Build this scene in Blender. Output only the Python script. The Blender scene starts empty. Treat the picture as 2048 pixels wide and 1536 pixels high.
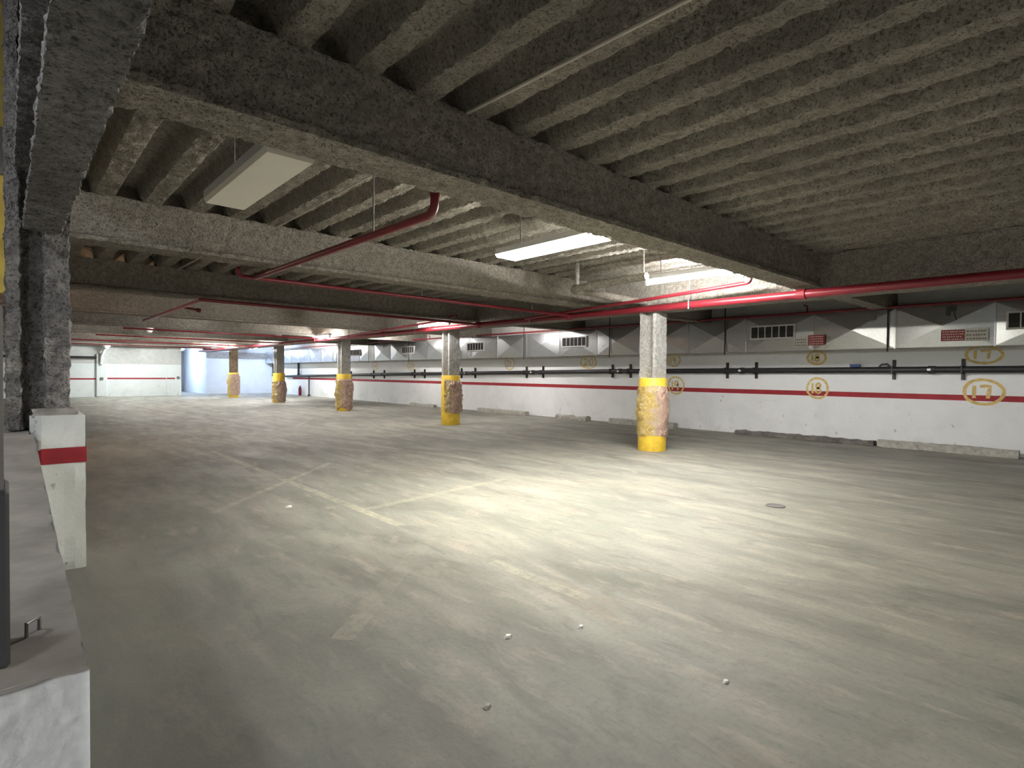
import bpy, math, random
import numpy as np
from mathutils import Matrix, Vector

random.seed(7)
SC = bpy.context.scene
COL = SC.collection

# ------------------------------------------------------------------ camera, world, exposure
FPX = 1116.0                                   # focal length in pixels of the 2048 px wide frame
CAM_Z = 1.22
cam_d = bpy.data.cameras.new('camera')
cam_d.sensor_fit = 'HORIZONTAL'
cam_d.sensor_width = 36.0
cam_d.lens = 36.0 * FPX / 2048.0
cam_d.clip_start = 0.02
cam = bpy.data.objects.new('camera', cam_d)
COL.objects.link(cam)
# columns: camera right, camera up, camera back, in world axes (x across the bays, y down the aisle)
_r = (0.74067007, -0.67181688, 0.00836237)
_d = (-0.00582796, -0.01887022, -0.99980496)
_f = (0.67184365, 0.74047687, -0.01789192)
cam.matrix_world = Matrix(((_r[0], -_d[0], -_f[0], 0.0),
                           (_r[1], -_d[1], -_f[1], 0.0),
                           (_r[2], -_d[2], -_f[2], CAM_Z),
                           (0, 0, 0, 1)))
SC.camera = cam

w = bpy.data.worlds.new('world')
w.use_nodes = True
w.node_tree.nodes['Background'].inputs['Color'].default_value = (0.75, 0.85, 1.0, 1)
w.node_tree.nodes['Background'].inputs['Strength'].default_value = 0.0
SC.world = w
SC.view_settings.view_transform = 'Standard'
SC.view_settings.look = 'None'
SC.view_settings.gamma = 1.0
SC.view_settings.use_curve_mapping = False
SC.view_settings.exposure = 1.45
try:
    SC.cycles.max_bounces = 6
    SC.cycles.diffuse_bounces = 4
    SC.cycles.sample_clamp_indirect = 6.0
except Exception:
    pass
LAMP = 1.0                                     # one factor on every lamp

# ------------------------------------------------------------------ numeric helpers
def _hash(ix, iy, iz, s):
    n = (ix * 374761393 + iy * 668265263 + iz * 2147483647 + s * 974711) & 0xffffffff
    n = ((n ^ (n >> 13)) * 1274126177) & 0xffffffff
    n = (n ^ (n >> 16)) & 0xffff
    return n / 65535.0

def vnoise(p, s=0):
    p = np.asarray(p, float)
    i = np.floor(p).astype(np.int64); f = p - i
    u = f * f * (3 - 2 * f)
    r = 0
    for dx in (0, 1):
        for dy in (0, 1):
            for dz in (0, 1):
                h = _hash(i[:, 0] + dx, i[:, 1] + dy, i[:, 2] + dz, s)
                r = r + h * (u[:, 0] if dx else 1 - u[:, 0]) * (u[:, 1] if dy else 1 - u[:, 1]) * (u[:, 2] if dz else 1 - u[:, 2])
    return r - 0.5

def fbm(p, s=0, scale=20.0, octs=3):
    p = np.asarray(p, float) * scale
    r = 0; a = 1.0
    for o in range(octs):
        r = r + a * vnoise(p, s + o * 17); p = p * 2.03 + 5.1; a *= 0.55
    return r

# ------------------------------------------------------------------ mesh builder
class MB:
    def __init__(s): s.v = []; s.f = []
    def add(s, verts, faces):
        b = len(s.v)
        s.v += [tuple(map(float, q)) for q in verts]
        s.f += [tuple(b + i for i in fc) for fc in faces]
        return s
    def box(s, x0, x1, y0, y1, z0, z1):
        return s.add([(x0, y0, z0), (x1, y0, z0), (x1, y1, z0), (x0, y1, z0), (x0, y0, z1), (x1, y0, z1), (x1, y1, z1), (x0, y1, z1)],
                     [(3, 2, 1, 0), (4, 5, 6, 7), (0, 1, 5, 4), (1, 2, 6, 5), (2, 3, 7, 6), (3, 0, 4, 7)])
    def bbox(s, x0, x1, y0, y1, z0, z1, c=0.01):
        # chamfered box
        X = [x0, x1]; Y = [y0, y1]; Z = [z0, z1]
        vs = []; idx = {}
        for i in (0, 1):
            for j in (0, 1):
                for k in (0, 1):
                    sx = c if i == 0 else -c; sy = c if j == 0 else -c; sz = c if k == 0 else -c
                    idx[i, j, k, 0] = len(vs); vs.append((X[i], Y[j] + sy, Z[k] + sz))
                    idx[i, j, k, 1] = len(vs); vs.append((X[i] + sx, Y[j], Z[k] + sz))
                    idx[i, j, k, 2] = len(vs); vs.append((X[i] + sx, Y[j] + sy, Z[k]))
        fs = []
        for i in (0, 1):
            q = [idx[i, 0, 0, 0], idx[i, 1, 0, 0], idx[i, 1, 1, 0], idx[i, 0, 1, 0]]; fs.append(q if i else q[::-1])
            q = [idx[0, i, 0, 1], idx[0, i, 1, 1], idx[1, i, 1, 1], idx[1, i, 0, 1]]; fs.append(q if i else q[::-1])
            q = [idx[0, 0, i, 2], idx[1, 0, i, 2], idx[1, 1, i, 2], idx[0, 1, i, 2]]; fs.append(q if i else q[::-1])
        for i in (0, 1):
            for j in (0, 1):
                fs.append([idx[i, j, 0, 0], idx[i, j, 1, 0], idx[i, j, 1, 1], idx[i, j, 0, 1]])
                fs.append([idx[i, 0, j, 0], idx[i, 1, j, 0], idx[i, 1, j, 2], idx[i, 0, j, 2]])
                fs.append([idx[0, i, j, 1], idx[1, i, j, 1], idx[1, i, j, 2], idx[0, i, j, 2]])
                for k in (0, 1):
                    fs.append([idx[i, j, k, 0], idx[i, j, k, 1], idx[i, j, k, 2]])
        return s.add(vs, fs)
    def tube(s, pts, r, n=12, cap=True):
        pts = [Vector(p) for p in pts]
        rings = []
        ref = None
        for i, p in enumerate(pts):
            if i == 0: d = pts[1] - p
            elif i == len(pts) - 1: d = p - pts[i - 1]
            else: d = (pts[i + 1] - p).normalized() + (p - pts[i - 1]).normalized()
            d.normalize()
            if ref is None:
                ref = Vector((0, 0, 1)) if abs(d.z) < 0.9 else Vector((1, 0, 0))
            a = d.cross(ref)
            if a.length < 1e-4:
                ref = Vector((1, 0, 0)) if abs(d.x) < 0.9 else Vector((0, 1, 0)); a = d.cross(ref)
            a.normalize(); b = a.cross(d).normalized(); ref = b
            rr = r[i] if isinstance(r, (list, tuple)) else r
            rings.append([p + a * (math.cos(2 * math.pi * k / n) * rr) + b * (math.sin(2 * math.pi * k / n) * rr) for k in range(n)])
        vs = [q for rg in rings for q in rg]; fs = []
        for i in range(len(rings) - 1):
            for k in range(n):
                fs.append((i * n + k, i * n + (k + 1) % n, (i + 1) * n + (k + 1) % n, (i + 1) * n + k))
        if cap:
            fs.append(tuple(range(n))[::-1]); fs.append(tuple((len(rings) - 1) * n + k for k in range(n)))
        return s.add(vs, fs)
    def lathe(s, prof, c, n=24, cap=True):
        vs = []; fs = []
        for (r, z) in prof:
            for k in range(n):
                a = 2 * math.pi * k / n
                vs.append((c[0] + r * math.cos(a), c[1] + r * math.sin(a), c[2] + z))
        for i in range(len(prof) - 1):
            for k in range(n):
                fs.append((i * n + k, i * n + (k + 1) % n, (i + 1) * n + (k + 1) % n, (i + 1) * n + k))
        if cap:
            fs.append(tuple(range(n))[::-1]); fs.append(tuple((len(prof) - 1) * n + k for k in range(n)))
        return s.add(vs, fs)
    def ribbon(s, pts, wd, frame, closed=False):
        # flat painted stroke in a 2D frame (frame maps (u, v) to 3D)
        P = [Vector((a, b)) for a, b in pts]; n = len(P); L = []; Rr = []
        for i in range(n):
            if closed: t = P[(i + 1) % n] - P[i - 1]
            else: t = P[min(i + 1, n - 1)] - P[max(i - 1, 0)]
            t.normalize(); nr = Vector((-t.y, t.x)) * (wd * (0.42 + 0.16 * random.random()))
            L.append(frame(*(P[i] + nr))); Rr.append(frame(*(P[i] - nr)))
        m = n if closed else n - 1
        return s.add(L + Rr, [(i, (i + 1) % n, n + (i + 1) % n, n + i) for i in range(m)])
    def mesh(s, name, mat=None, smooth=False):
        me = bpy.data.meshes.new(name)
        me.from_pydata(s.v, [], s.f)
        if mat: me.materials.append(mat)
        if smooth:
            me.polygons.foreach_set('use_smooth', [True] * len(me.polygons))
        me.update()
        if smooth: me.set_sharp_from_angle(angle=math.radians(48))
        return me
    def build(s, name, mat, parent=None, smooth=False, kind=None):
        if parent is not None:
            o = world_loc(parent)
            s.v = [(a - o[0], b - o[1], c - o[2]) for a, b, c in s.v]
        ob = bpy.data.objects.new(name, s.mesh(name, mat, smooth))
        COL.objects.link(ob)
        if parent is not None: ob.parent = parent
        if kind: ob['kind'] = kind
        return ob

def world_loc(o):
    l = Vector((0, 0, 0))
    while o is not None:
        l += o.location; o = o.parent
    return l

def place(me, name, loc, parent=None):
    # one more object on shared mesh data, at a world place
    ob = bpy.data.objects.new(name, me); COL.objects.link(ob)
    if parent is not None:
        ob.parent = parent; ob.location = Vector(loc) - world_loc(parent)
    else: ob.location = loc
    return ob

def thing(name, label, cat, loc=(0, 0, 0), group=None):
    o = bpy.data.objects.new(name, None); COL.objects.link(o)
    o.empty_display_size = 0.2
    o.location = loc; o['label'] = label; o['category'] = cat
    if group: o['group'] = group
    return o

def tag(o, label, cat, group=None):
    o['label'] = label; o['category'] = cat
    if group: o['group'] = group
    return o

def dens(pts, step, closed=True):
    out = []
    m = len(pts) if closed else len(pts) - 1
    for i in range(m):
        a = pts[i]; b = pts[(i + 1) % len(pts)]
        k = max(1, int(math.hypot(b[0] - a[0], b[1] - a[1]) / step))
        for j in range(k): out.append((a[0] + (b[0] - a[0]) * j / k, a[1] + (b[1] - a[1]) * j / k))
    if not closed: out.append(pts[-1])
    return out

def sweep(prof, t0, t1, step, fr, amp=0.0, scale=22.0, seed=0, pstep=0.03, caps=True):
    """closed profile (a,b) counter-clockwise, swept along t; fr(a,b,t)->xyz; rough surface of amplitude amp"""
    P = np.array(dens(prof, pstep)); n = len(P)
    T = np.roll(P, -1, 0) - np.roll(P, 1, 0)
    T /= np.maximum(np.linalg.norm(T, axis=1, keepdims=True), 1e-6)
    N = np.stack([T[:, 1], -T[:, 0]], 1)
    k = max(1, int(round((t1 - t0) / step)))
    ts = np.linspace(t0, t1, k + 1)
    A = np.repeat(P[None], k + 1, 0); NN = np.repeat(N[None], k + 1, 0); TT = np.repeat(ts[:, None], n, 1)
    if amp:
        q = np.stack([A[..., 0].ravel(), A[..., 1].ravel(), TT.ravel()], 1)
        d = (fbm(q, seed, scale, 3) * amp * 1.6).reshape(k + 1, n, 1)
        A = A + NN * d
    vs = [fr(A[i, j, 0], A[i, j, 1], ts[i]) for i in range(k + 1) for j in range(n)]
    fs = []
    for i in range(k):
        for j in range(n):
            a, b = i * n + j, i * n + (j + 1) % n
            fs.append((a, b, b + n, a + n))
    if caps:
        fs.append(tuple(range(n))[::-1]); fs.append(tuple(k * n + j for j in range(n)))
    return MB().add(vs, fs)

# ------------------------------------------------------------------ materials
class NT:
    def __init__(s, name):
        s.m = bpy.data.materials.new(name); s.m.use_nodes = True
        s.t = s.m.node_tree; s.t.nodes.clear()
        s.out = s.t.nodes.new('ShaderNodeOutputMaterial')
        s.pos = None
    def n(s, typ, **kw):
        nd = s.t.nodes.new(typ)
        for k, v in kw.items(): setattr(nd, k, v)
        return nd
    def l(s, a, b): s.t.links.new(a, b)
    def P(s):
        if s.pos is None: s.pos = s.n('ShaderNodeNewGeometry').outputs['Position']
        return s.pos
    def mapping(s, sc=(1, 1, 1), src=None, loc=(0, 0, 0)):
        m = s.n('ShaderNodeMapping'); m.inputs['Scale'].default_value = sc; m.inputs['Location'].default_value = loc
        s.l(src or s.P(), m.inputs['Vector']); return m.outputs['Vector']
    def noise(s, scale, det=4, rough=0.55, vec=None, dist=0.0):
        nd = s.n('ShaderNodeTexNoise'); nd.inputs['Scale'].default_value = scale
        nd.inputs['Detail'].default_value = det; nd.inputs['Roughness'].default_value = rough
        nd.inputs['Distortion'].default_value = dist
        s.l(vec or s.P(), nd.inputs['Vector']); return nd.outputs['Fac']
    def ramp(s, fac, stops):
        r = s.n('ShaderNodeValToRGB'); e = r.color_ramp.elements
        while len(e) < len(stops): e.new(0.5)
        for i, (p, c) in enumerate(stops):
            e[i].position = p
            e[i].color = (c, c, c, 1) if isinstance(c, (int, float)) else (c[0], c[1], c[2], 1)
        s.l(fac, r.inputs['Fac']); return r.outputs['Color']
    def mix(s, fac, a, b, mode='MIX'):
        m = s.n('ShaderNodeMix'); m.data_type = 'RGBA'; m.blend_type = mode
        for i, v in ((0, fac), (6, a), (7, b)):
            if isinstance(v, (int, float)): m.inputs[i].default_value = v
            elif isinstance(v, tuple): m.inputs[i].default_value = (v[0], v[1], v[2], 1)
            else: s.l(v, m.inputs[i])
        return m.outputs[2]
    def math(s, op, a, b=None, c=None, clamp=False):
        m = s.n('ShaderNodeMath'); m.operation = op; m.use_clamp = clamp
        for i, v in enumerate((a, b, c)):
            if v is None: continue
            if isinstance(v, (int, float)): m.inputs[i].default_value = v
            else: s.l(v, m.inputs[i])
        return m.outputs[0]
    def sep(s, src=None):
        x = s.n('ShaderNodeSeparateXYZ'); s.l(src or s.P(), x.inputs[0]); return x.outputs
    def fin(s, col, rough=0.8, metal=0.0, bump=None, bstr=0.4, bdist=0.01, spec=0.4):
        b = s.n('ShaderNodeBsdfPrincipled')
        for k, v in (('Base Color', col), ('Roughness', rough), ('Metallic', metal), ('Specular IOR Level', spec)):
            if isinstance(v, (int, float)): b.inputs[k].default_value = v
            elif isinstance(v, tuple): b.inputs[k].default_value = (v[0], v[1], v[2], 1)
            else: s.l(v, b.inputs[k])
        if bump is not None:
            bn = s.n('ShaderNodeBump'); bn.inputs['Strength'].default_value = bstr; bn.inputs['Distance'].default_value = bdist
            s.l(bump, bn.inputs['Height']); s.l(bn.outputs['Normal'], b.inputs['Normal'])
        s.l(b.outputs[0], s.out.inputs[0]); return s.m

def m_spray(name, dark, light, b=0.9):
    t = NT(name)
    big = t.noise(1.3, 1); mid = t.noise(14, 2, 0.75); fine = t.noise(55, 2, 0.8)
    c = t.ramp(mid, [(0.32, dark), (0.68, light)])
    c = t.mix(t.ramp(big, [(0.35, 0.0), (0.65, 0.45)]), c, tuple(x * 0.82 for x in dark))
    c = t.mix(t.ramp(fine, [(0.34, 0.8), (0.48, 0.0)]), c, tuple(x * 0.35 for x in dark))  # dark pits: the spray's own grain plus pit shading painted into the colour
    return t.fin(c, 0.95, 0, t.math('ADD', fine, mid), b, 0.02, 0.1)

def m_plain(name, col, rough=0.6, metal=0.0, var=0.12, sc=8.0, bstr=0.1, spec=0.4):
    t = NT(name)
    n = t.noise(sc, 5, 0.6)
    c = t.ramp(n, [(0.3, tuple(x * (1 - var) for x in col)), (0.7, tuple(min(1, x * (1 + var)) for x in col))])
    return t.fin(c, rough, metal, n, bstr, 0.005, spec)

def m_emit(name, col, st):
    t = NT(name); e = t.n('ShaderNodeEmission'); e.inputs[0].default_value = (*col, 1); e.inputs[1].default_value = st * LAMP
    t.l(e.outputs[0], t.out.inputs[0]); return t.m

def m_wall(name, paint, bare, zp):  # bare: tone of the shadowed upper wall, beam shade put into the colour
    t = NT(name)
    xyz = t.sep()
    n1 = t.noise(3.0, 5, 0.6); n2 = t.noise(20, 5, 0.65); n3 = t.noise(5, 5, 0.7, None, 0.6)
    zz = t.math('ADD', xyz[2], t.math('MULTIPLY', t.math('SUBTRACT', n1, 0.5), 0.05))
    up = t.math('GREATER_THAN', zz, zp)
    pc = t.ramp(n1, [(0.3, tuple(x * 0.93 for x in paint)), (0.7, paint)])
    shade_c = t.ramp(n3, [(0.3, tuple(x * 0.8 for x in bare)), (0.7, bare)])
    c = t.mix(up, pc, shade_c)
    # scuffs and grime splashes that thin out with height above the floor
    low = t.math('ADD', 0.592, t.math('MULTIPLY', xyz[2], 0.055))
    grime = t.math('MULTIPLY', t.math('GREATER_THAN', t.math('ADD', t.math('MULTIPLY', n3, 0.6), t.math('MULTIPLY', n2, 0.4)), low), 0.55)
    hi = t.ramp(xyz[2], [(0.0, 0.9), (0.35, 0.35), (0.9, 0.12)])
    soft = t.math('MULTIPLY', t.ramp(t.noise(1.6, 4, 0.6), [(0.5, 0.0), (0.78, 0.5)]), hi)
    c = t.mix(soft, c, (0.42, 0.42, 0.38))
    c = t.mix(grime, c, (0.25, 0.25, 0.23))
    return t.fin(c, 0.75, 0, n2, 0.25, 0.01, 0.25)

def m_floor():
    t = NT('garage_floor_concrete')
    xyz = t.sep()
    big = t.noise(0.55, 4, 0.55); st = t.noise(1.0, 5, 0.6, t.mapping((2.6, 0.75, 1)), 0.5)
    st2 = t.noise(1.0, 5, 0.7, t.mapping((7, 2.0, 1)), 0.25); fine = t.noise(38, 5, 0.7); blot = t.noise(3.1, 5, 0.65, None, 0.4)
    c = t.ramp(st, [(0.30, (0.19, 0.188, 0.163)), (0.5, (0.285, 0.278, 0.238)), (0.70, (0.385, 0.37, 0.31))])
    c = t.mix(t.ramp(big, [(0.40, 0.0), (0.66, 0.5)]), c, (0.225, 0.245, 0.21))
    c = t.mix(t.ramp(blot, [(0.55, 0.0), (0.75, 0.45)]), c, (0.27, 0.24, 0.212))
    c = t.mix(t.ramp(blot, [(0.22, 0.6), (0.42, 0.0)]), c, (0.15, 0.147, 0.13))
    c = t.mix(t.ramp(st2, [(0.54, 0.0), (0.68, 0.7)]), c, (0.44, 0.385, 0.325))
    c = t.mix(t.ramp(st2, [(0.28, 0.7), (0.44, 0.0)]), c, (0.155, 0.163, 0.14))
    c = t.mix(t.ramp(fine, [(0.30, 0.35), (0.5, 0.0)]), c, (0.13, 0.13, 0.11))
    # worn parking lines
    wear = t.ramp(t.noise(14, 5, 0.8), [(0.36, 0.0), (0.66, 1.0)])
    wear2 = t.ramp(t.noise(1.7, 4, 0.65), [(0.36, 0.4), (0.6, 1.0)])
    wear = t.math('MULTIPLY', wear, wear2)
    tot = None
    for (x0, y0, x1, y1, hw, k) in ((2.335, 3.9, 2.335, 9.4, 0.045, 0.95), (2.335, 1.95, 2.335, 2.75, 0.045, 0.8), (1.3, 5.27, 3.25, 7.23, 0.04, 0.85), (1.13, 2.39, 1.33, 2.57, 0.055, 0.9), (1.33, 2.57, 2.75, 3.85, 0.06, 0.25),
                                    (2.4, 4.55, 4.3, 4.85, 0.05, 0.6), (4.45, 9.1, 4.96, 6.13, 0.05, 0.65), (4.8, 12.5, 6.0, 14.5, 0.05, 0.6), (1.1, 8.3, 2.2, 9.3, .05, .5)):
        L = math.hypot(x1 - x0, y1 - y0); ux, uy = (x1 - x0) / L, (y1 - y0) / L
        al = t.math('ADD', t.math('MULTIPLY', xyz[0], ux), t.math('ADD', t.math('MULTIPLY', xyz[1], uy), -(x0 * ux + y0 * uy)))
        ac = t.math('ADD', t.math('MULTIPLY', xyz[0], -uy), t.math('ADD', t.math('MULTIPLY', xyz[1], ux), x0 * uy - y0 * ux))
        m = t.math('LESS_THAN', t.math('ABSOLUTE', ac), hw)
        m = t.math('MULTIPLY', m, t.math('MULTIPLY', t.math('GREATER_THAN', al, 0.0), t.math('LESS_THAN', al, L)))
        m = t.math('MULTIPLY', m, k)
        tot = m if tot is None else t.math('MAXIMUM', tot, m)
    c = t.mix(t.math('MULTIPLY', tot, wear), c, (0.54, 0.50, 0.38))
    # rusty drips below the first column bay
    rust = t.math('MULTIPLY', t.ramp(t.noise(1.0, 5, 0.7, t.mapping((2.2, 0.8, 1), None, (3.3, 1.7, 0))), [(0.6, 0.0), (0.76, 0.5)]), 1.0)
    c = t.mix(rust, c, (0.32, 0.235, 0.155))
    # shade beside the low wall and pier, painted in as darker floor
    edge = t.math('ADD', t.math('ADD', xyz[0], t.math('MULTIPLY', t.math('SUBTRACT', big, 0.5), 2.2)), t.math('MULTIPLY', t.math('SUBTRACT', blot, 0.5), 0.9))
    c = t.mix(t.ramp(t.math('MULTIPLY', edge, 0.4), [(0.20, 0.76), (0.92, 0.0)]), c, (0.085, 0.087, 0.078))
    return t.fin(c, t.ramp(st, [(0.3, 0.75), (0.7, 0.58)]), 0, t.math('ADD', fine, st2), 0.22, 0.01, 0.35)

def m_galv():
    t = NT('galvanised_steel')
    v = t.n('ShaderNodeTexVoronoi'); v.inputs['Scale'].default_value = 30; t.l(t.P(), v.inputs['Vector'])
    c = t.ramp(v.outputs['Distance'], [(0.0, (0.57, 0.595, 0.61)), (0.8, (0.65, 0.675, 0.69))])
    n = t.noise(2.0, 3); c = t.mix(t.ramp(n, [(0.4, 0.0), (0.75, 0.25)]), c, (0.47, 0.455, 0.43))
    return t.fin(c, t.ramp(n, [(0.3, 0.27), (0.7, 0.33)]), 0.95)

def m_wrap():
    t = NT('torn_insulation_wrap')
    tc = t.n('ShaderNodeTexCoord').outputs['Object']; xyz = t.sep(tc)
    n = t.noise(6, 5, 0.65, tc, 0.8); n2 = t.noise(13, 5, 0.7, tc, 1.2); n3 = t.noise(60, 3, 0.7, tc)
    side = t.math('ADD', t.math('MULTIPLY', xyz[0], 1.9), t.math('MULTIPLY', xyz[1], -1.7))
    f = t.math('ADD', t.math('ADD', side, 0.47), t.math('MULTIPLY', t.math('SUBTRACT', n, 0.5), 1.5))
    c = t.ramp(f, [(0.26, (0.56, 0.40, 0.10)), (0.40, (0.47, 0.38, 0.20)), (0.55, (0.48, 0.36, 0.25)), (0.66, (0.50, 0.33, 0.26)), (0.9, (0.42, 0.28, 0.22))])
    c = t.mix(t.ramp(n2, [(0.52, 0.0), (0.68, 0.85)]), c, (0.78, 0.68, 0.58))
    c = t.mix(t.ramp(n2, [(0.30, 0.95), (0.43, 0.0)]), c, (0.20, 0.12, 0.06))
    c = t.mix(t.ramp(n3, [(0.3, 0.4), (0.5, 0.0)]), c, (0.3, 0.2, 0.12))
    return t.fin(c, t.ramp(n, [(0.3, 0.2), (0.7, 0.55)]), 0, t.math('ADD', n2, n3), 0.8, 0.02, 0.5)

def m_stop():
    t = NT('wheel_stop_concrete')
    n = t.noise(11, 6, 0.75); n2 = t.noise(2, 3)
    c = t.ramp(n, [(0.3, (0.2, 0.195, 0.17)), (0.5, (0.40, 0.39, 0.34)), (0.68, (0.56, 0.55, 0.49))])
    c = t.mix(t.ramp(n2, [(0.4, 0.0), (0.7, 0.5)]), c, (0.5, 0.49, 0.44))
    return t.fin(c, 0.9, 0, n, 0.6, 0.02, 0.2)

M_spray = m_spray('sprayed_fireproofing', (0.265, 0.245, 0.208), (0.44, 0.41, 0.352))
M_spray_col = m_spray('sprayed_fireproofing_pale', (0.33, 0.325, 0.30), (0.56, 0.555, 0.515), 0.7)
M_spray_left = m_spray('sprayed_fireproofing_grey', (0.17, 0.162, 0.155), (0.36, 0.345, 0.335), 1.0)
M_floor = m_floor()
M_wall = m_wall('painted_wall', (0.84, 0.86, 0.855), (0.74, 0.73, 0.69), 1.66)  # second colour paints the girder's shadow onto the upper wall
M_wall_far = m_wall('painted_far_wall', (0.78, 0.81, 0.79), (0.62, 0.61, 0.57), 1.54)  # second colour paints the last beam's shadow onto the upper wall
M_white = m_plain('white_paint', (0.76, 0.77, 0.76), 0.6)
M_conc = m_plain('bare_concrete', (0.34, 0.32, 0.29), 0.9, 0, 0.3, 9, 0.5)
M_dark = m_plain('dark_interior', (0.05, 0.05, 0.05), 0.9)
M_red = m_plain('red_pipe_enamel', (0.175, 0.013, 0.020), 0.34, 0, 0.15, 10, 0.05, 0.5)
M_redpaint = m_plain('red_stripe_paint', (0.33, 0.022, 0.032), 0.65, 0, 0.2, 6)
M_yellow = m_plain('yellow_sleeve_paint', (0.72, 0.49, 0.05), 0.5, 0, 0.2, 9, 0.3)
M_yelnum = m_plain('yellow_number_paint', (0.66, 0.49, 0.19), 0.7, 0, 0.25, 18)
M_black = m_plain('black_iron_pipe', (0.022, 0.022, 0.024), 0.5, 0, 0.3, 10)
M_galv = m_galv()
M_wrap = m_wrap()
M_stop = m_stop()
M_lens_off = m_plain('unlit_lens', (0.86, 0.82, 0.71), 0.45, 0, 0.04, 2, 0.02)
M_housing = m_plain('white_enamel_housing', (0.66, 0.66, 0.64), 0.45, 0, 0.05)
M_steel = m_plain('grey_steel', (0.28, 0.28, 0.28), 0.45, 0.6)
M_conduit = m_plain('pale_conduit', (0.58, 0.54, 0.47), 0.5, 0.1, 0.1)
M_grille = m_plain('grille_enamel', (0.72, 0.72, 0.70), 0.5)
M_signred = m_plain('sign_red', (0.42, 0.05, 0.05), 0.5, 0, 0.15, 20)
M_signwhite = m_plain('sign_white', (0.80, 0.78, 0.73), 0.55, 0, 0.12, 20)
M_signink = m_plain('sign_grey_ink', (0.30, 0.28, 0.25), 0.6)
M_darkgrey = m_plain('dark_grey_steel', (0.06, 0.062, 0.065), 0.55)
M_midgrey = m_plain('mid_grey_steel', (0.17, 0.165, 0.16), 0.6)
M_yellwall = m_plain('yellow_wall_paint', (0.62, 0.46, 0.10), 0.6, 0, 0.15, 5)
M_lit = m_emit('lit_lens_warm_white', (1.0, 0.96, 0.84), 62.0)
M_tube = m_emit('lit_tube_white', (1.0, 0.965, 0.945), 225.0)
M_cool = m_emit('lit_tube_daylight', (0.56, 0.70, 1.0), 220.0)
M_dim = m_emit('lit_tube_aged', (1.0, 0.95, 0.92), 85.0)
M_ramp = m_emit('fill_lens_ramp', (0.88, 0.93, 1.0), 20.0)
M_faint = m_emit('lit_tube_old', (1.0, 0.95, 0.92), 42.0)
M_cw = m_emit('lit_tube_cool_white', (0.88, 0.97, 1.0), 190.0)
M_dim2 = m_emit('fill_tube_ramp', (0.98, 0.98, 1.0), 170.0)
M_warm = m_emit('lit_bulb_warm', (1.0, 0.62, 0.40), 130.0)
M_glass = m_plain('frosted_globe', (0.55, 0.56, 0.55), 0.2)
M_blue = m_plain('blue_tape', (0.05, 0.09, 0.25), 0.5)

# ------------------------------------------------------------------ dimensions
WX = 11.6                 # inner face of the right wall
FARY = 32.0               # far wall
ROOMY = 33.5              # front of the room in the far corner
SOF, RIB0, RIB1 = 2.38, 2.80, 2.945
BY = [2.845, 6.33, 9.98, 13.9, 17.6, 21.3, 25.0, 28.7, 31.7]     # beam centre lines
PITCH, PH = 0.372, 0.85

def struct(o):
    o['kind'] = 'structure'; return o

# floor
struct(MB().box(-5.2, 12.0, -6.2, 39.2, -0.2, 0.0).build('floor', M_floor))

# right wall with its stripe and painted bay numbers
wall_r = struct(MB().box(WX, WX + 0.3, -6.2, ROOMY + 0.2, 0, 3.0).build('wall_right', M_wall))
MB().box(WX - 0.003, WX + 0.01, -6.0, 30.6, 0.848, 0.940).build('painted_stripe', M_redpaint, wall_r)
fr_wall = lambda u, v: (WX - 0.0045, -u, v)
GLY = {'1': [[(0.5, 1.0), (0.47, 0.5), (0.5, 0.0)]],
       '7': [[(0.0, 0.93), (0.5, 0.97), (1.0, 0.95), (0.9, 0.6), (0.8, 0.0)]],
       '8': [[(0.5, 0.52), (0.15, 0.66), (0.12, 0.86), (0.5, 1.0), (0.86, 0.86), (0.82, 0.66), (0.5, 0.52), (0.1, 0.36), (0.06, 0.14), (0.5, 0.0), (0.94, 0.14), (0.9, 0.36), (0.5, 0.52)]],
       '9': [[(0.85, 0.72), (0.6, 0.48), (0.2, 0.52), (0.08, 0.76), (0.3, 0.98), (0.7, 0.98), (0.85, 0.72), (0.86, 0.4), (0.8, 0.0)]],
       '2': [[(0.05, 0.85), (0.35, 1.0), (0.8, 0.95), (0.85, 0.7), (0.5, 0.35), (0.02, 0.02), (0.5, 0.05), (1.0, 0.0)]],
       '0': [[(0.5, 1.0), (0.15, 0.85), (0.02, 0.5), (0.15, 0.12), (0.5, 0.0), (0.85, 0.12), (0.98, 0.5), (0.85, 0.85), (0.5, 1.0)]],
       '3': [[(0.05, 0.9), (0.5, 1.0), (0.9, 0.8), (0.45, 0.54), (0.95, 0.3), (0.5, 0.0), (0.02, 0.1)]],
       '4': [[(0.7, 0.0), (0.7, 1.0), (0.02, 0.35), (1.0, 0.35)]]}
def number(txt, y, z, rw, rh, wd):
    m = MB()
    ring = [(-y + rw * math.cos(a) * (1 + 0.03 * math.sin(3 * a + y)), z + rh * math.sin(a) * (1 + 0.04 * math.cos(2 * a + z))) for a in [2 * math.pi * k / 44 for k in range(44)]]
    wd *= 1.2
    m.ribbon(ring, wd, fr_wall, True)
    h = rh * 1.02; gw = rw * 0.52
    x = -y - gw * 1.15
    for ch in txt:
        g = gw * (0.5 if ch == '1' else 1.0)
        for pl in GLY[ch]:
            pts = [(x + a * g, z - h / 2 + b * h) for a, b in pl]
            m.ribbon(dens(pts, 0.03, False), wd, lambda u, v: (WX - 0.0055, -u, v))
        x += g + gw * 0.3
    return m.build('painted_number', M_yelnum, wall_r)
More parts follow.
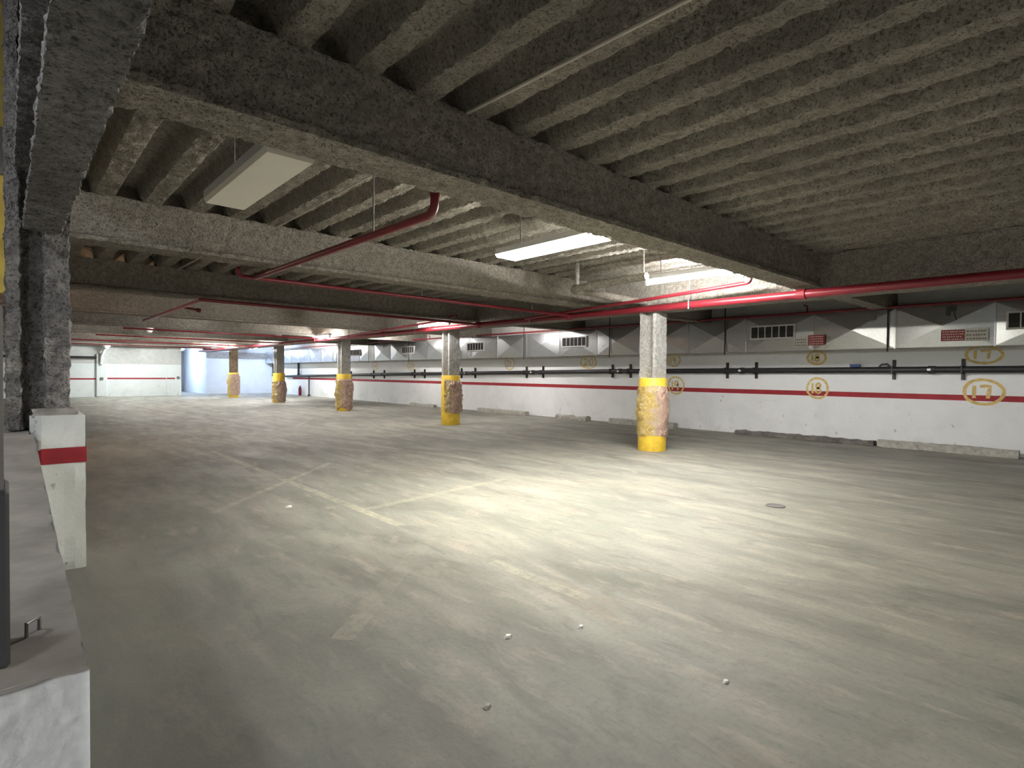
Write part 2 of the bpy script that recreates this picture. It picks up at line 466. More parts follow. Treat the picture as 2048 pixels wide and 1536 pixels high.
for a in (('17', 1.545, 0.995, 0.245, 0.20, 0.040), ('18', 4.01, 0.995, 0.185, 0.195, 0.034), ('19', 7.08, 0.985, 0.20, 0.20, 0.034),
          ('17', 1.55, 1.592, 0.225, 0.135, 0.034), ('18', 4.035, 1.585, 0.165, 0.125, 0.034), ('19', 7.15, 1.575, 0.165, 0.14, 0.028),
          ('20', 9.73, 1.555, 0.27, 0.165, 0.03), ('21', 12.9, 1.54, 0.22, 0.18, 0.028), ('22', 15.8, 1.52, 0.22, 0.18, 0.028),
          ('23', 18.6, 1.50, 0.24, 0.17, 0.026), ('24', 21.44, 1.50, 0.24, 0.17, 0.026)):
    number(*a)

# far end: wall, corner pier, passage, room in the corner
wf = struct(MB().box(-5.2, 5.89, FARY, FARY + 0.3, 0, 3.0).build('wall_far', M_wall_far))
MB().box(5.89, 6.52, FARY - 0.12, FARY + 0.3, 0, 3.0).build('corner_pier', M_wall_far, wf)
MB().box(-5, 3.08, FARY - 0.003, FARY + 0.01, 0.80, 0.87).build('painted_stripe', M_redpaint, wf)
MB().box(3.50, 5.885, FARY - 0.003, FARY + 0.01, 0.82, 0.89).build('painted_stripe', M_redpaint, wf)
MB().box(5.89, 6.25, FARY - 0.123, FARY - 0.11, 0.825, 0.895).build('painted_stripe', M_redpaint, wf)
MB().bbox(3.08, 3.50, FARY - 0.10, FARY + 0.01, 0, 2.0, 0.03).build('pilaster', M_wall_far, wf)
struct(MB().box(6.40, 6.52, FARY + 0.3, 39.0, 0, 3.0).build('wall_passage', M_white))
struct(MB().box(6.4, 12.0, 38.9, 39.2, 0, 3.0).build('wall_passage_end', M_white))
wroom = struct(MB().box(8.06, WX + 0.3, ROOMY, 38.9, 0, 3.0).build('wall_corner_room', m_plain('room_white', (0.76, 0.78, 0.80), 0.7, 0, 0.05, 2)))
MB().box(8.04, WX, ROOMY - 0.05, ROOMY, 1.95, 2.30).build('header_band', M_conc, wroom)
struct(MB().box(-5.2, 12.0, -6.2, -6.0, 0, 4.4).build('wall_back', M_wall))
struct(MB().box(-5.4, -5.2, -6.2, 6.3, 0, 4.4).build('wall_left', M_wall))
struct(MB().box(-3.2, -3.0, 6.3, FARY, 0, 3.0).build('wall_left_inner', M_wall))

# ceiling: slab with sprayed corrugated deck below it
ceil = struct(MB().box(0.10, 12.0, -6.2, 39.2, 2.98, 3.2).build('ceiling', M_spray))
struct(MB().box(-5.4, 0.10, 6.20, 39.2, 2.98, 3.2).build('ceiling_left', M_spray))
struct(MB().box(-5.4, 0.10, -6.2, 6.25, 4.3, 4.5).build('ceiling_ramp', M_spray))
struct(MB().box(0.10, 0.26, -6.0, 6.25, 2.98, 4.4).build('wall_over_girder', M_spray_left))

def deck_profile(x):
    u = ((x - PH) / PITCH) % 1.0                # 0 = middle of a flute
    d = abs(((u + 0.5) % 1.0) - 0.5)            # distance from the flute middle
    s = min(1.0, max(0.0, (d - 0.16) / 0.13)); s = 0.6 * s + 0.4 * s * s * (3 - 2 * s)
    return RIB1 - (RIB1 - RIB0) * s
def deck_strip(name, x0, x1, y0, y1, nx, sy, amp, seed):
    xs = np.linspace(x0, x1, nx + 1); k = max(2, int((y1 - y0) / sy)); ys = np.linspace(y0, y1, k + 1)
    gx, gy = np.meshgrid(xs, ys); z = np.array([deck_profile(x) for x in xs])[None, :].repeat(k + 1, 0)
    if amp:
        q = np.stack([gx.ravel(), gy.ravel(), np.zeros(gx.size)], 1)
        z = z + (fbm(q, 3, 30.0, 2) * amp).reshape(z.shape) + (fbm(q, 9, 4.0, 2) * amp * 0.3).reshape(z.shape)
    vs = np.stack([gx.ravel(), gy.ravel(), z.ravel()], 1).tolist(); n = nx + 1
    fs = [(i * n + j, (i + 1) * n + j, (i + 1) * n + j + 1, i * n + j + 1) for i in range(k) for j in range(nx)]
    return MB().add(vs, fs).build(name, M_spray, ceil, smooth=True)
edges = [-6.0] + BY + [ROOMY]
for b in range(len(edges) - 1):
    y0, y1 = edges[b], edges[b + 1]
    near = b < 3
    k = 0
    x = PH - 2 * PITCH
    xl = 0.2 if b < 2 else -3.0
    if b == 0: y0 = -1.6
    if b < 4:
        while x < 7.95:                            # one object for each rib between the left girder and the column line
            a0, a1 = max(x, xl if b < 2 else x), min(x + PITCH, 7.95)
            deck_strip('deck_rib', a0, a1, y0, y1, 16 if near else 10, 0.032 if b < 2 else (0.06 if near else 0.25), 0.024 if near else 0.0, b)
            x += PITCH
        if b >= 2: deck_strip('deck_panel', xl, PH - 2 * PITCH, y0, y1, 60, 0.5, 0, b)
        if b == 0: deck_strip('deck_panel', 0.2, 7.95, -6.0, -1.6, 180, 0.6, 0, b)
    else:
        deck_strip('deck_panel', xl, 7.95, y0, y1, 260, 0.8, 0, b)
    deck_strip('deck_panel', 7.95, WX, edges[b], y1, 120, 0.5, 0, b)

# ------------------------------------------------------------------ sprayed steel beams
def ibeam(hw, z0, z1, fl=0.05, web=0.116, topw=None):
    tw = topw or hw * 0.8
    h = [(hw, z0), (hw, z0 + 0.036), (hw - 0.008, z0 + 0.044), (web, z0 + 0.052), (web, z1 - 0.07), (tw, z1 - 0.035), (tw, z1)]
    return h + [(-a, b) for a, b in h[::-1]]
ords = ['nearest', 'second nearest', 'third', 'fourth', 'fifth', 'sixth', 'seventh', 'eighth', 'ninth']
for i, y in enumerate(BY):
    step, ps = ((0.026, 0.022), (0.04, 0.028), (0.09, 0.05), (0.2, 0.07))[min(i, 3)] if i < 4 else (1.0, 0.2)
    amp = (0.016, 0.016, 0.012, 0.008)[i] if i < 4 else 0.0
    prof = ibeam(0.155, SOF, RIB0 + 0.005)
    xl = 0.2 if i == 0 else -2.98
    o = sweep(prof, xl, 7.90, step, lambda a, b, t, y=y: (t, y + a, b), amp, 34, i * 5, ps).build('cross_beam', M_spray, None, smooth=True)
    labs = ['sprayed grey beam nearest the camera, running over the dark unlit light panel', 'sprayed beam right behind the unlit light panel, crossed below by a red branch pipe',
            'third sprayed beam from the camera, dark, behind the end of the first red branch pipe'] 
    tag(o, labs[i] if i < 3 else '%s sprayed ceiling beam counted from the camera' % ords[i], 'beam', 'sprayed cross beams over the aisle')
    if i < 6:
        o = sweep(ibeam(0.12, SOF, RIB0 + 0.005), 8.0, WX, 0.4 if i else 0.12, lambda a, b, t, y=y: (t, y + a, b), 0.01 if i < 2 else 0, 24, 40 + i, 0.06).build('short_beam', M_spray, None, smooth=True)
        tag(o, 'short beam above the air duct, in line with the %s cross beam' % ords[i], 'beam', 'short beams between column line and right wall')

# girder along the yellow columns
o = sweep(ibeam(0.155, 2.25, RIB0 + 0.005), -6.0, 33.4, 0.12, lambda a, b, t: (7.95 - a, t, b), 0.012, 22, 77, 0.05).build('column_line_girder', M_spray, None, smooth=True)
tag(o, 'long sprayed girder resting on the row of yellow columns, behind the red main pipe', 'beam')

# left girder, frames into the near column
gl = thing('left_girder', 'deep sprayed girder overhead at the left edge, ending at the grey column', 'beam', (0.17, 4.3, 2.05))
sweep([(0.087, 2.05), (0.087, 2.085), (0.07, 2.11), (0.045, 2.14), (0.045, 2.98), (-0.045, 2.98), (-0.045, 2.14), (-0.07, 2.11), (-0.087, 2.085), (-0.087, 2.05)],
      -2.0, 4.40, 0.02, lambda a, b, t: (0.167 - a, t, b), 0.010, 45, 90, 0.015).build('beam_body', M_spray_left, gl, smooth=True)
sweep([(0.03, 2.30), (0.03, 2.36), (-0.055, 2.36), (-0.055, 2.30)], -2.0, 4.05, 0.02, lambda a, b, t: (0.062 - a * 0.7, t, b), 0.012, 45, 95, 0.015).build('ledger_angle', M_spray_left, gl, smooth=True)

# ------------------------------------------------------------------ left foreground: column, pier, parapet, post, ramp wall
lc = thing('sprayed_column', 'dark grey sprayed steel column standing on the white pier at the left edge', 'column', (0.15, 4.5, 0.94))
hp = [(0.145, -0.10), (0.145, 0.16), (0.03, 0.16), (0.025, 0.06), (-0.05, 0.06), (-0.07, 0.16), (-0.145, 0.16), (-0.145, -0.10), (-0.09, -0.10), (-0.07, 0.0), (0.02, 0.0), (0.03, -0.10)]
hp = hp[::-1]
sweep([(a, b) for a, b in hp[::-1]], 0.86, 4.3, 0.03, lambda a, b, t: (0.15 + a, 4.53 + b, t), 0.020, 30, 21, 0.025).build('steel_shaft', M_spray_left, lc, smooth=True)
sweep([(0.17, -0.14), (0.17, 0.2), (-0.03, 0.2), (-0.03, -0.14)], 0.935, 0.985, 0.02, lambda a, b, t: (0.15 + a, 4.53 + b, t), 0.03, 20, 23, 0.03).build('grout_bed', M_conc, lc, smooth=True)

pier = thing('white_pier', 'white painted concrete pier with a red stripe under the grey column', 'pier', (0.19, 4.6, 0))
sweep([(0.363, 4.33), (0.363, 4.95), (0.105, 4.95), (0.105, 4.42), (0.155, 4.33)], 0.0, 0.945, 0.05, lambda a, b, t: (a, b, t), 0.006, 12, 31, 0.05).build('pier_body', m_wall('pier_paint', (0.74, 0.76, 0.74), (0.7, 0.7, 0.68), 3.0), pier)
MB().add([(0.369, 4.40, 0.655), (0.369, 4.325, 0.655), (0.155, 4.325, 0.655), (0.10, 4.42, 0.655), (0.369, 4.40, 0.75), (0.369, 4.325, 0.75), (0.155, 4.325, 0.75), (0.10, 4.42, 0.75)],
         [(1, 0, 4, 5), (2, 1, 5, 6), (3, 2, 6, 7)]).build('painted_stripe', M_redpaint, pier)

par = thing('ramp_parapet', 'low wall with sloping grey top and white end in the lower left corner', 'low wall', (0, 2.8, 0))
ZT = [(1.39, 0.640), (1.59, 0.648), (1.8, 0.657), (2.2, 0.677), (2.7, 0.722), (3.25, 0.765), (4.0, 0.832), (4.32, 0.852)]
def ztop(y):
    for (a, b), (c, d) in zip(ZT, ZT[1:]):
        if y <= c: return b + (d - b) * (y - a) / (c - a)
    return ZT[-1][1]
nx, ny = 14, 90
vs = []; xs = np.linspace(-0.35, 0.12, nx + 1); ys = np.linspace(1.372, 4.32, ny + 1)
g = np.array([(x, y, 0) for y in ys for x in xs]); nz = fbm(g, 4, 16, 3) * 0.010
for i, (x, y, _) in enumerate(g): vs.append((x, y, ztop(y) - 0.01 + nz[i]))
n = nx + 1
MB().add(vs, [(i * n + j, i * n + j + 1, (i + 1) * n + j + 1, (i + 1) * n + j) for i in range(ny) for j in range(nx)]).build('worn_top', m_plain('worn_grey_top', (0.29, 0.27, 0.25), 0.9, 0, 0.25, 5, 0.4), par, smooth=True)
m = MB()
side = [(y, ztop(y) - 0.012) for y in ys]
for xx, sgn in ((0.12, 1), (-0.35, -1)):
    b = len(m.v)
    for y, z in side: m.v += [(xx, y, 0.0), (xx, y, z)]
    for i in range(len(side) - 1):
        q = (b + 2 * i, b + 2 * i + 2, b + 2 * i + 3, b + 2 * i + 1); m.f.append(q if sgn > 0 else q[::-1])
m.build('parapet_sides', M_white, par)
MB().box(-0.35, 0.10, 4.315, 4.95, 0.0, 0.85).build('parapet_block', M_conc, par)
gx, gz = 60, 80
vs = []; q = np.array([(x, 1.39, z) for z in np.linspace(0, ztop(1.39) - 0.012, gz + 1) for x in np.linspace(-0.35, 0.12, gx + 1)])
dy = fbm(q * np.array([1.0, 1, 0.7]), 8, 38, 2) * 0.009
vs = [(a, b - abs(d), c) for (a, b, c), d in zip(q, dy)]
n = gx + 1
MB().add(vs, [(i * n + j, i * n + j + 1, (i + 1) * n + j + 1, (i + 1) * n + j) for i in range(gz) for j in range(gx)]).build('white_end_face', m_plain('rough_white_paint', (0.74, 0.75, 0.74), 0.7, 0, 0.10, 30, 1.0), par, smooth=True)
m = MB(); m.tube([(0.030, 1.60, 0.635), (0.030, 1.60, 0.668), (0.052, 1.62, 0.668), (0.052, 1.62, 0.635)], 0.004, 6)
m.build('bent_wire_tab', M_steel, par)

post = thing('gate_post', 'grey steel post with dark lower plate on the low wall at the left edge', 'post', (-0.08, 1.52, 0.64))
MB().bbox(-0.16, -0.004, 1.47, 1.60, 0.63, 1.35, 0.006).build('upper_plate', M_midgrey, post)
MB().bbox(-0.17, 0.0035, 1.45, 1.62, 0.64, 0.985, 0.006).build('dark_lower_plate', M_darkgrey, post)

yw = thing('ramp_header_wall', 'yellow painted wall seen in a sliver at the upper left edge', 'wall', (-2.5, 6.1, 1.83))
MB().box(-5.2, 0.045, 6.02, 6.14, 1.83, 2.76).build('lower_band', M_yellwall, yw)
MB().box(-5.2, 0.045, 6.02, 6.14, 3.13, 4.3).build('upper_band', M_yellwall, yw)
MB().box(-5.2, 0.045, 5.98, 6.14, 2.76, 3.13).build('dark_beam', M_midgrey, yw)

# ------------------------------------------------------------------ yellow sleeved columns
CP = [(7.80, 5.19), (7.89, 10.88), (8.02, 16.85), (8.13, 22.9), (7.98, 28.4)]
clab = ['nearest yellow sleeved column, wrapped in pink and tan insulation', 'second yellow column, pink wrap torn on one half only',
        'third yellow column, baggy pale wrap almost down to the floor', 'fourth yellow column, wrap ragged and dark near the floor',
        'farthest yellow column with the dark brown steel shaft']
hcol = [(-0.155, -0.15), (0.155, -0.15), (0.155, -0.095), (0.02, -0.09), (0.02, 0.09), (0.155, 0.095), (0.155, 0.15), (-0.155, 0.15), (-0.155, 0.095), (-0.02, 0.09), (-0.02, -0.09), (-0.155, -0.095)]
M_brown = m_spray('sprayed_fireproofing_brown', (0.12, 0.09, 0.06), (0.26, 0.20, 0.14), 0.6)
wrapz = [(0.24, 1.04, 2 * math.pi, 0.0), (0.28, 1.06, 3.4, -1.2), (0.06, 1.02, 2 * math.pi, 0.0), (0.02, 0.86, 2 * math.pi, 0.0), (0.10, 1.1, 2 * math.pi, 0.0)]
for i, (cx, cy) in enumerate(CP):
    t = thing('sleeved_column', clab[i], 'column', (cx, cy, 0), 'yellow sleeved columns in a row')
    sweep(hcol, 1.10, 2.27, 0.03 if i < 2 else 0.1, lambda a, b, q: (cx + a, cy + b, q), 0.009 if i < 3 else 0.005, 40, 50 + i, 0.016 if i < 3 else 0.03).build('steel_shaft', M_brown if i == 4 else M_spray_col, t, smooth=True)
    MB().lathe([(0.222, 0.0), (0.225, 0.02), (0.225, 1.16), (0.215, 1.175), (0.19, 1.175)], (cx, cy, 0), 32).build('yellow_sleeve', M_yellow, t, smooth=True)
    z0, z1, span, a0 = wrapz[i]
    na, nzz = 110, 64
    closed = span > 6
    g = []
    for k in range(nzz + 1):
        for j in range(na + (0 if closed else 1)):
            a = a0 - span / 2 + span * j / na + (0 if closed else 0); g.append((a, z0 + (z1 - z0) * k / nzz))
    q = np.array([(math.cos(a) * 0.24 + i * 3, math.sin(a) * 0.24, z) for a, z in g])
    d = fbm(q, i * 7, 7, 2) * 0.035 + np.abs(fbm(q * np.array([1, 1, 0.55]), i * 3 + 1, 13, 3)) * 0.085 * (0.6 if i == 0 else 1.1) - 0.012
    nn = na if closed else na + 1
    vs = []
    for (a, z), dd in zip(g, d):
        u = (z - z0) / (z1 - z0)
        bul = 0.012 * math.sin(math.pi * u) + 0.045 * max(0, math.cos(a + 0.75)) ** 3 * math.sin(math.pi * min(1, 1.25 * (1 - u)))  + (0.02 if i == 2 else 0.006)
        if not closed and (abs(a - a0) > span / 2 - 0.06): bul = -0.01; dd = 0
        if u < 0.02 or u > 0.98: bul = 0.0; dd *= 0.15
        zz = z + (0.05 * math.sin(3 * a + i) * (1 - u) if i in (2, 3) else 0.015 * math.sin(2 * a + i))
        r = 0.229 + bul * 0.8 + max(-0.004, dd)
        vs.append((cx + r * math.cos(a), cy + r * math.sin(a), max(0.01, zz)))
    fs = []
    for k in range(nzz):
        for j in range(na):
            fs.append((k * nn + j, k * nn + (j + 1) % nn, (k + 1) * nn + (j + 1) % nn, (k + 1) * nn + j))
    o = MB().add(vs, fs).build('insulation_wrap', M_wrap, t, smooth=True)
    o['label'] = 'torn pink and tan insulation under clear film'

# ------------------------------------------------------------------ air duct on the right wall
DX, DZ0, DZ1 = 11.12, 1.715, 2.37
duct = thing('air_duct', 'long galvanised air duct with cross-creased panels high on the right wall', 'duct', (11.35, 13.5, 1.715))
m = MB(); L = 1.285; h = DZ1 - DZ0
m.add([(0, 0, 0), (0, L, 0), (0, L, h), (0, 0, h), (-0.046, L / 2, h / 2), (0.46, 0, 0), (0.46, L, 0), (0.46, L, h), (0.46, 0, h)],
      [(0, 4, 1)[::-1], (1, 4, 2)[::-1], (2, 4, 3)[::-1], (3, 4, 0)[::-1], (0, 1, 6, 5)[::-1], (3, 8, 7, 2)[::-1], (0, 5, 8, 3)[::-1], (1, 2, 7, 6)[::-1]])
sec = m.mesh('duct_section', M_galv)
sm = MB().box(-0.014, 0.47, -0.012, 0.012, -0.012, h + 0.012).mesh('seam', M_galv)
for k in range(-4, 25):
    y = 1.36 + L * k
    place(sec, 'duct_section', (DX, y, DZ0), duct)
    place(sm, 'seam', (DX, y, DZ0), duct)
place(sm, 'seam', (DX, 1.36 + L * 25, DZ0), duct)
strap = MB().box(-0.058, -0.048, -0.011, 0.011, -0.06, 1.0).mesh('hanger_strap', M_black)
for y in (-0.35, 2.74, 5.63, 8.62, 11.7, 14.8, 17.9, 21.0, 24.0):
    place(strap, 'hanger_strap', (DX, y, DZ0), duct)
def grille(yc, wd=0.86, z0=1.945, z1=2.215):
    f = MB(); e = 0.028; y0, y1 = yc - wd / 2, yc + wd / 2; xf, xb = DX - 0.062, DX + 0.02
    f.box(xf, xb, y0, y1, z0, z0 + e); f.box(xf, xb, y0, y1, z1 - e, z1)
    f.box(xf, xb, y0, y0 + e, z0 + e, z1 - e); f.box(xf, xb, y1 - e, y1, z0 + e, z1 - e)
    fo = f.build('vent_grille', M_grille, duct)
    MB().box(DX - 0.050, DX - 0.048, y0 + e, y1 - e, z0 + e, z1 - e).build('dark_opening', M_dark, fo)
    for j in range(1, 6):
        yy = y0 + e + (wd - 2 * e) * j / 6
        MB().box(xf + 0.004, DX - 0.045, yy - 0.009, yy + 0.009, z0 + e, z1 - e).build('bar', M_grille, fo)
for yc in (0.80, 4.67, 9.79, 13.95, 17.97, 22.2): grille(yc)

# signs on the duct
def sign(parts, label, y_mid):
    t = thing('parking_sign', label, 'sign', (DX - 0.05, y_mid, 1.76), 'parking signs on the air duct')
    for (nm, y0, y1, z0, z1, mat) in parts:
        o = MB().box(DX - 0.060, DX - 0.050, y0, y1, z0, z1).build(nm, mat, t)
        mk = MB(); random.seed(int(y0 * 100))
        rows = 4 if mat is M_signred else 3
        for r in range(rows):
            zz = z1 - (z1 - z0) * (r + 0.75) / (rows + 0.35); hh = (z1 - z0) / (rows + 1) * 0.52
            y = y1 - 0.02
            while y > y0 + 0.03:
                ww = random.uniform(0.010, 0.022) if mat is M_signred else random.uniform(0.016, 0.03)
                mk.box(DX - 0.062, DX - 0.060, max(y0 + 0.012, y - ww), y, zz - hh / 2, zz + hh / 2); y -= ww + random.uniform(0.006, 0.016)
        mk.build('lettering', M_signwhite if mat is M_signred else M_signink, o, kind='stuff')
    return t
sign([('red_panel', 3.72, 4.00, 1.80, 1.985, M_signred), ('white_panel', 4.005, 4.26, 1.775, 1.945, M_signwhite)], 'red and white sign plates on the duct above bay 18', 4.0)
sign([('red_panel', 1.715, 2.01, 1.80, 1.975, M_signred), ('white_panel', 1.43, 1.71, 1.79, 1.985, M_signwhite)], 'red sign plate with white panel on the duct above bay 17', 1.7)
t = MB(); t.box(DX - 0.06, DX - 0.02, 1.90, 1.95, 2.20, 2.36); t.box(DX - 0.05, DX - 0.01, 1.83, 1.90, 2.27, 2.35); t.tube([(DX - 0.04, 1.86, 2.29), (DX - 0.04, 1.84, 2.2), (DX - 0.04, 1.82, 2.13)], 0.007, 6)
tag(t.build('duct_flap', M_darkgrey), 'small dark torn flap hanging on the duct above the red sign of bay 17', 'flap')

# ------------------------------------------------------------------ black drain pipe along the right wall
def pz(y): return 1.352 - (y - 2.0) * 0.0128 if y > 9 else 1.352 - (y - 2.0) * 0.0060 - (0 if y < 9 else 0.048)
dp = thing('drain_pipe', 'long black iron drain pipe on brackets along the right wall above the red stripe', 'pipe', (11.49, 12, 1.25))
MB().tube([(11.49, -6.0, 1.40), (11.49, 2.0, 1.352), (11.49, 9.0, 1.31), (11.49, 20, 1.17), (11.49, 31.5, 0.99)], 0.056, 14).build('pipe_run', M_black, dp, smooth=True)
def zp(y):
    A = [(-6.0, 1.40), (2.0, 1.352), (9.0, 1.31), (20, 1.17), (31.5, 0.99)]
    for (a, b), (c, d) in zip(A, A[1:]):
        if y <= c: return b + (d - b) * (y - a) / (c - a)
    return A[-1][1]
br = MB(); br.box(0.055, 0.11, -0.021, 0.021, -0.165, 0.175); br.box(-0.07, 0.07, -0.012, 0.012, -0.065, -0.055); br.box(-0.07, -0.06, -0.012, 0.012, -0.06, 0.065); br.box(-0.07, 0.07, -0.012, 0.012, 0.055, 0.065)
br = br.mesh('bracket', M_black)
cp = MB().lathe([(0.064, -0.05), (0.066, -0.045), (0.066, 0.045), (0.064, 0.05)], (0, 0, 0), 14); cp.v = [(a, c, b) for a, b, c in cp.v]; cp.f = [f[::-1] for f in cp.f]
cp = cp.mesh('coupling', M_black)
tg = MB().bbox(-0.072, -0.058, -0.025, 0.025, -0.02, 0.02, 0.004).mesh('white_tag', M_signwhite)
for y in (1.80, 2.757, 5.187, 5.815, 8.344, 8.902, 11.41, 12.1, 14.58, 15.33, 17.6, 18.3, 20.6, 21.5, 23.6, 24.6):
    place(br, 'bracket', (11.49, y, zp(y)), dp)
for y in (2.2, 5.45, 8.6, 11.75, 14.95): 
    place(cp, 'coupling', (11.49, y, zp(y)), dp)
    place(tg, 'white_tag', (11.49, y + 0.03, zp(y) + 0.0), dp)
tag(MB().bbox(11.44, 11.50, 3.25, 3.42, 1.40, 1.45, 0.01).build('blue_rag', M_blue), 'blue scrap lying on the black drain pipe right of bay 18', 'scrap')
tag(MB().tube([(11.47, 2.96, 1.395), (11.47, 2.92, 1.44), (11.48, 2.84, 1.45), (11.48, 2.80, 1.40)], 0.018, 8).build('cable_loop', M_darkgrey, None, True), 'dark bit of cable looped on the drain pipe between bays 17 and 18', 'cable')
# vertical pipes near the far corner
for (y, z0, z1, lab) in ((29.53, 1.06, 1.75, 'short black downpipe from the duct to the drain near the far corner'), (33.3, 0.98, 2.0, 'black downpipe in the blue lit far corner of the right wall'), (28.15, 0.0, 0.99, 'thin black standpipe from drain to floor near the extinguisher')):
    m = MB(); m.tube([(11.5, y, z0), (11.5, y, z1)], 0.055 if z0 > 0 else 0.03, 12); m.lathe([(0.07, 0), (0.07, 0.08)], (11.5, y, z0), 12)
    tag(m.build('downpipe', M_black, None, True), lab, 'pipe', 'black downpipes by the far corner')

# ------------------------------------------------------------------ red sprinkler pipes
mp = thing('sprinkler_main', 'thick red sprinkler main running under the girder past all yellow columns', 'pipe', (7.58, 10, 2.27))
MB().tube([(7.58, -6, 2.275), (7.58, 33, 2.275)], 0.054, 16).build('pipe_run', M_red, mp, smooth=True)
cpl = MB().lathe([(0.056, -0.055), (0.070, -0.05), (0.070, 0.05), (0.056, 0.055)], (0, 0, 0), 16); cpl.v = [(a, c, b) for a, b, c in cpl.v]; cpl.f = [f[::-1] for f in cpl.f]
cpl = cpl.mesh('coupling', M_red)
hg = MB().tube([(0, 0, 0.05), (0, 0, 0.56)], 0.008, 6)
hg.box(-0.065, 0.065, -0.012, 0.012, -0.065, -0.058); hg.box(-0.065, -0.058, -0.012, 0.012, -0.06, 0.06); hg.box(0.058, 0.065, -0.012, 0.012, -0.06, 0.06); hg.box(-0.065, 0.065, -0.012, 0.012, 0.055, 0.062)
hg = hg.mesh('hanger', M_steel)
for y in (2.83, 6.82, 9.45, 13.6, 18.0, 23.0): place(cpl, 'coupling', (7.58, y, 2.275), mp)
for y in (4.4, 7.8, 11.9, 15.6, 20.0, 26.0): place(hg, 'hanger', (7.58, y, 2.275), mp)

def arc(c, a, b, r, n=6):
    # quarter bend leaving along -a and arriving along b
    c, a, b = Vector(c), Vector(a), Vector(b)
    return [c + a * r * (1 - math.sin(t)) + b * r * (1 - math.cos(t)) for t in [math.pi / 2 * k / n for k in range(n + 1)]]
b1 = thing('sprinkler_branch', 'red branch pipe with upturned end below the second beam, nearest of the branches', 'pipe', (2.14, 5, 2.3), 'red sprinkler branches')
up = [(2.15, 3.16, 2.42)] + [tuple(p) for p in arc((2.15, 3.16, 2.30), (0, 0, 1), (0, 1, 0), 0.08)] + [(2.12, 6.70, 2.30)]
MB().tube(up, 0.030, 12).build('long_run', M_red, b1, smooth=True)
MB().tube([(2.02, 6.76, 2.30), (7.55, 6.80, 2.285)], 0.024, 12).build('cross_run', M_red, b1, smooth=True)
MB().tube([(2.06, 6.76, 2.30), (1.99, 6.76, 2.30), (1.95, 6.76, 2.33), (1.95, 6.76, 2.40)], 0.026, 10).build('upturned_stub', M_red, b1, smooth=True)
m = MB(); m.lathe([(0.036, 0), (0.036, 0.05), (0.026, 0.055), (0.026, 0.09), (0.012, 0.095), (0.02, 0.13)], (2.15, 3.16, 2.41), 12); m.build('end_cap', M_red, b1, smooth=True)
for x, y in ((2.135, 3.98), (4.4, 6.78), (6.6, 6.79)):
    MB().tube([(x, y, 2.30), (x, y, 2.88)], 0.006, 6).build('hanger_rod', M_steel, b1)
for x in (7.35,): place(cpl, 'coupling', (7.58, 6.80, 2.275), b1) if False else None
b2 = thing('sprinkler_branch', 'red branch pipe below the third and fourth beams with a sideways sprinkler head', 'pipe', (2.2, 9.5, 2.3), 'red sprinkler branches')
MB().tube([(2.15, 9.40, 2.30), (7.55, 9.42, 2.285)], 0.026, 12).build('cross_run', M_red, b2, smooth=True)
MB().tube([(2.2, 9.40, 2.30), (2.2, 14.2, 2.30)], 0.026, 12).build('long_run', M_red, b2, smooth=True)
m = MB(); m.tube([(2.2, 10.7, 2.30), (2.42, 10.7, 2.27)], 0.02, 8); m.tube([(2.42, 10.7, 2.27), (2.48, 10.7, 2.262)], 0.035, 8); m.build('sprinkler_head', M_red, b2, smooth=True)
for x in (3.6, 5.9): MB().tube([(x, 9.41, 2.30), (x, 9.41, 2.88)], 0.006, 6).build('hanger_rod', M_steel, b2)
b3 = thing('sprinkler_branch', 'thin red pipe just above the main, ending in an upturned elbow by the bright tube', 'pipe', (7.25, 5, 2.35), 'red sprinkler branches')
MB().tube([(7.15, 3.30, 2.52)] + [tuple(p) for p in arc((7.15, 3.30, 2.43), (0, 0, 1), (0, 1, 0), 0.06)] + [(7.25, 5.0, 2.37), (7.50, 7.9, 2.30)], 0.026, 10).build('pipe_run', M_red, b3, smooth=True)
MB().tube([(7.2, 4.2, 2.40), (7.2, 4.2, 2.88)], 0.006, 6).build('hanger_rod', M_steel, b3)
b4 = thing('sprinkler_branch', 'thin red pipe above the main beside the strip light near the second column', 'pipe', (7.2, 10.5, 2.35), 'red sprinkler branches')
MB().tube([(7.10, 9.6, 2.45), (7.10, 10.4, 2.37), (7.42, 15.2, 2.30)], 0.024, 10).build('pipe_run', M_red, b4, smooth=True)
for y in (11.0, 12.0): MB().tube([(7.15, y, 2.36), (7.15, y, 2.92)], 0.006, 6).build('hanger_rod', M_steel, b4)
for (y, x0, lab) in ((17.05, 2.2, 'red branch pipe below the fifth beam from the camera'), (20.8, 2.0, 'red branch pipe below the sixth beam from the camera'), (24.5, -1.0, 'red branch pipe below the seventh beam from the camera'), (28.2, -1.5, 'red branch pipe below the eighth beam from the camera')):
    tag(MB().tube([(x0, y, 2.30), (7.54, y, 2.28)], 0.024, 10).build('sprinkler_branch', M_red, None, True), lab, 'pipe', 'red sprinkler branches')
wp = thing('wall_sprinkler_pipe', 'thin red pipe running along the top of the air duct', 'pipe', (10.98, 12, 2.40))
MB().tube([(10.98, -6, 2.375), (10.98, 8.5, 2.40), (10.98, 32, 2.47)], 0.024, 10).build('pipe_run', M_red, wp, smooth=True)
for y in (10.4, 16.4, 4.0): MB().tube([(10.98, y, 2.41), (10.98, y, 2.52), (10.98, y + 0.06, 2.54)], 0.015, 8).build('sprinkler_head', M_red, wp, smooth=True)
tag(MB().tube([(2.05, -4, 2.775), (2.10, 1.2, 2.775), (2.06, 2.69, 2.785)], 0.011, 8).build('conduit', M_conduit, None, True), 'thin pale conduit under the corrugated deck in front of the nearest beam', 'conduit')
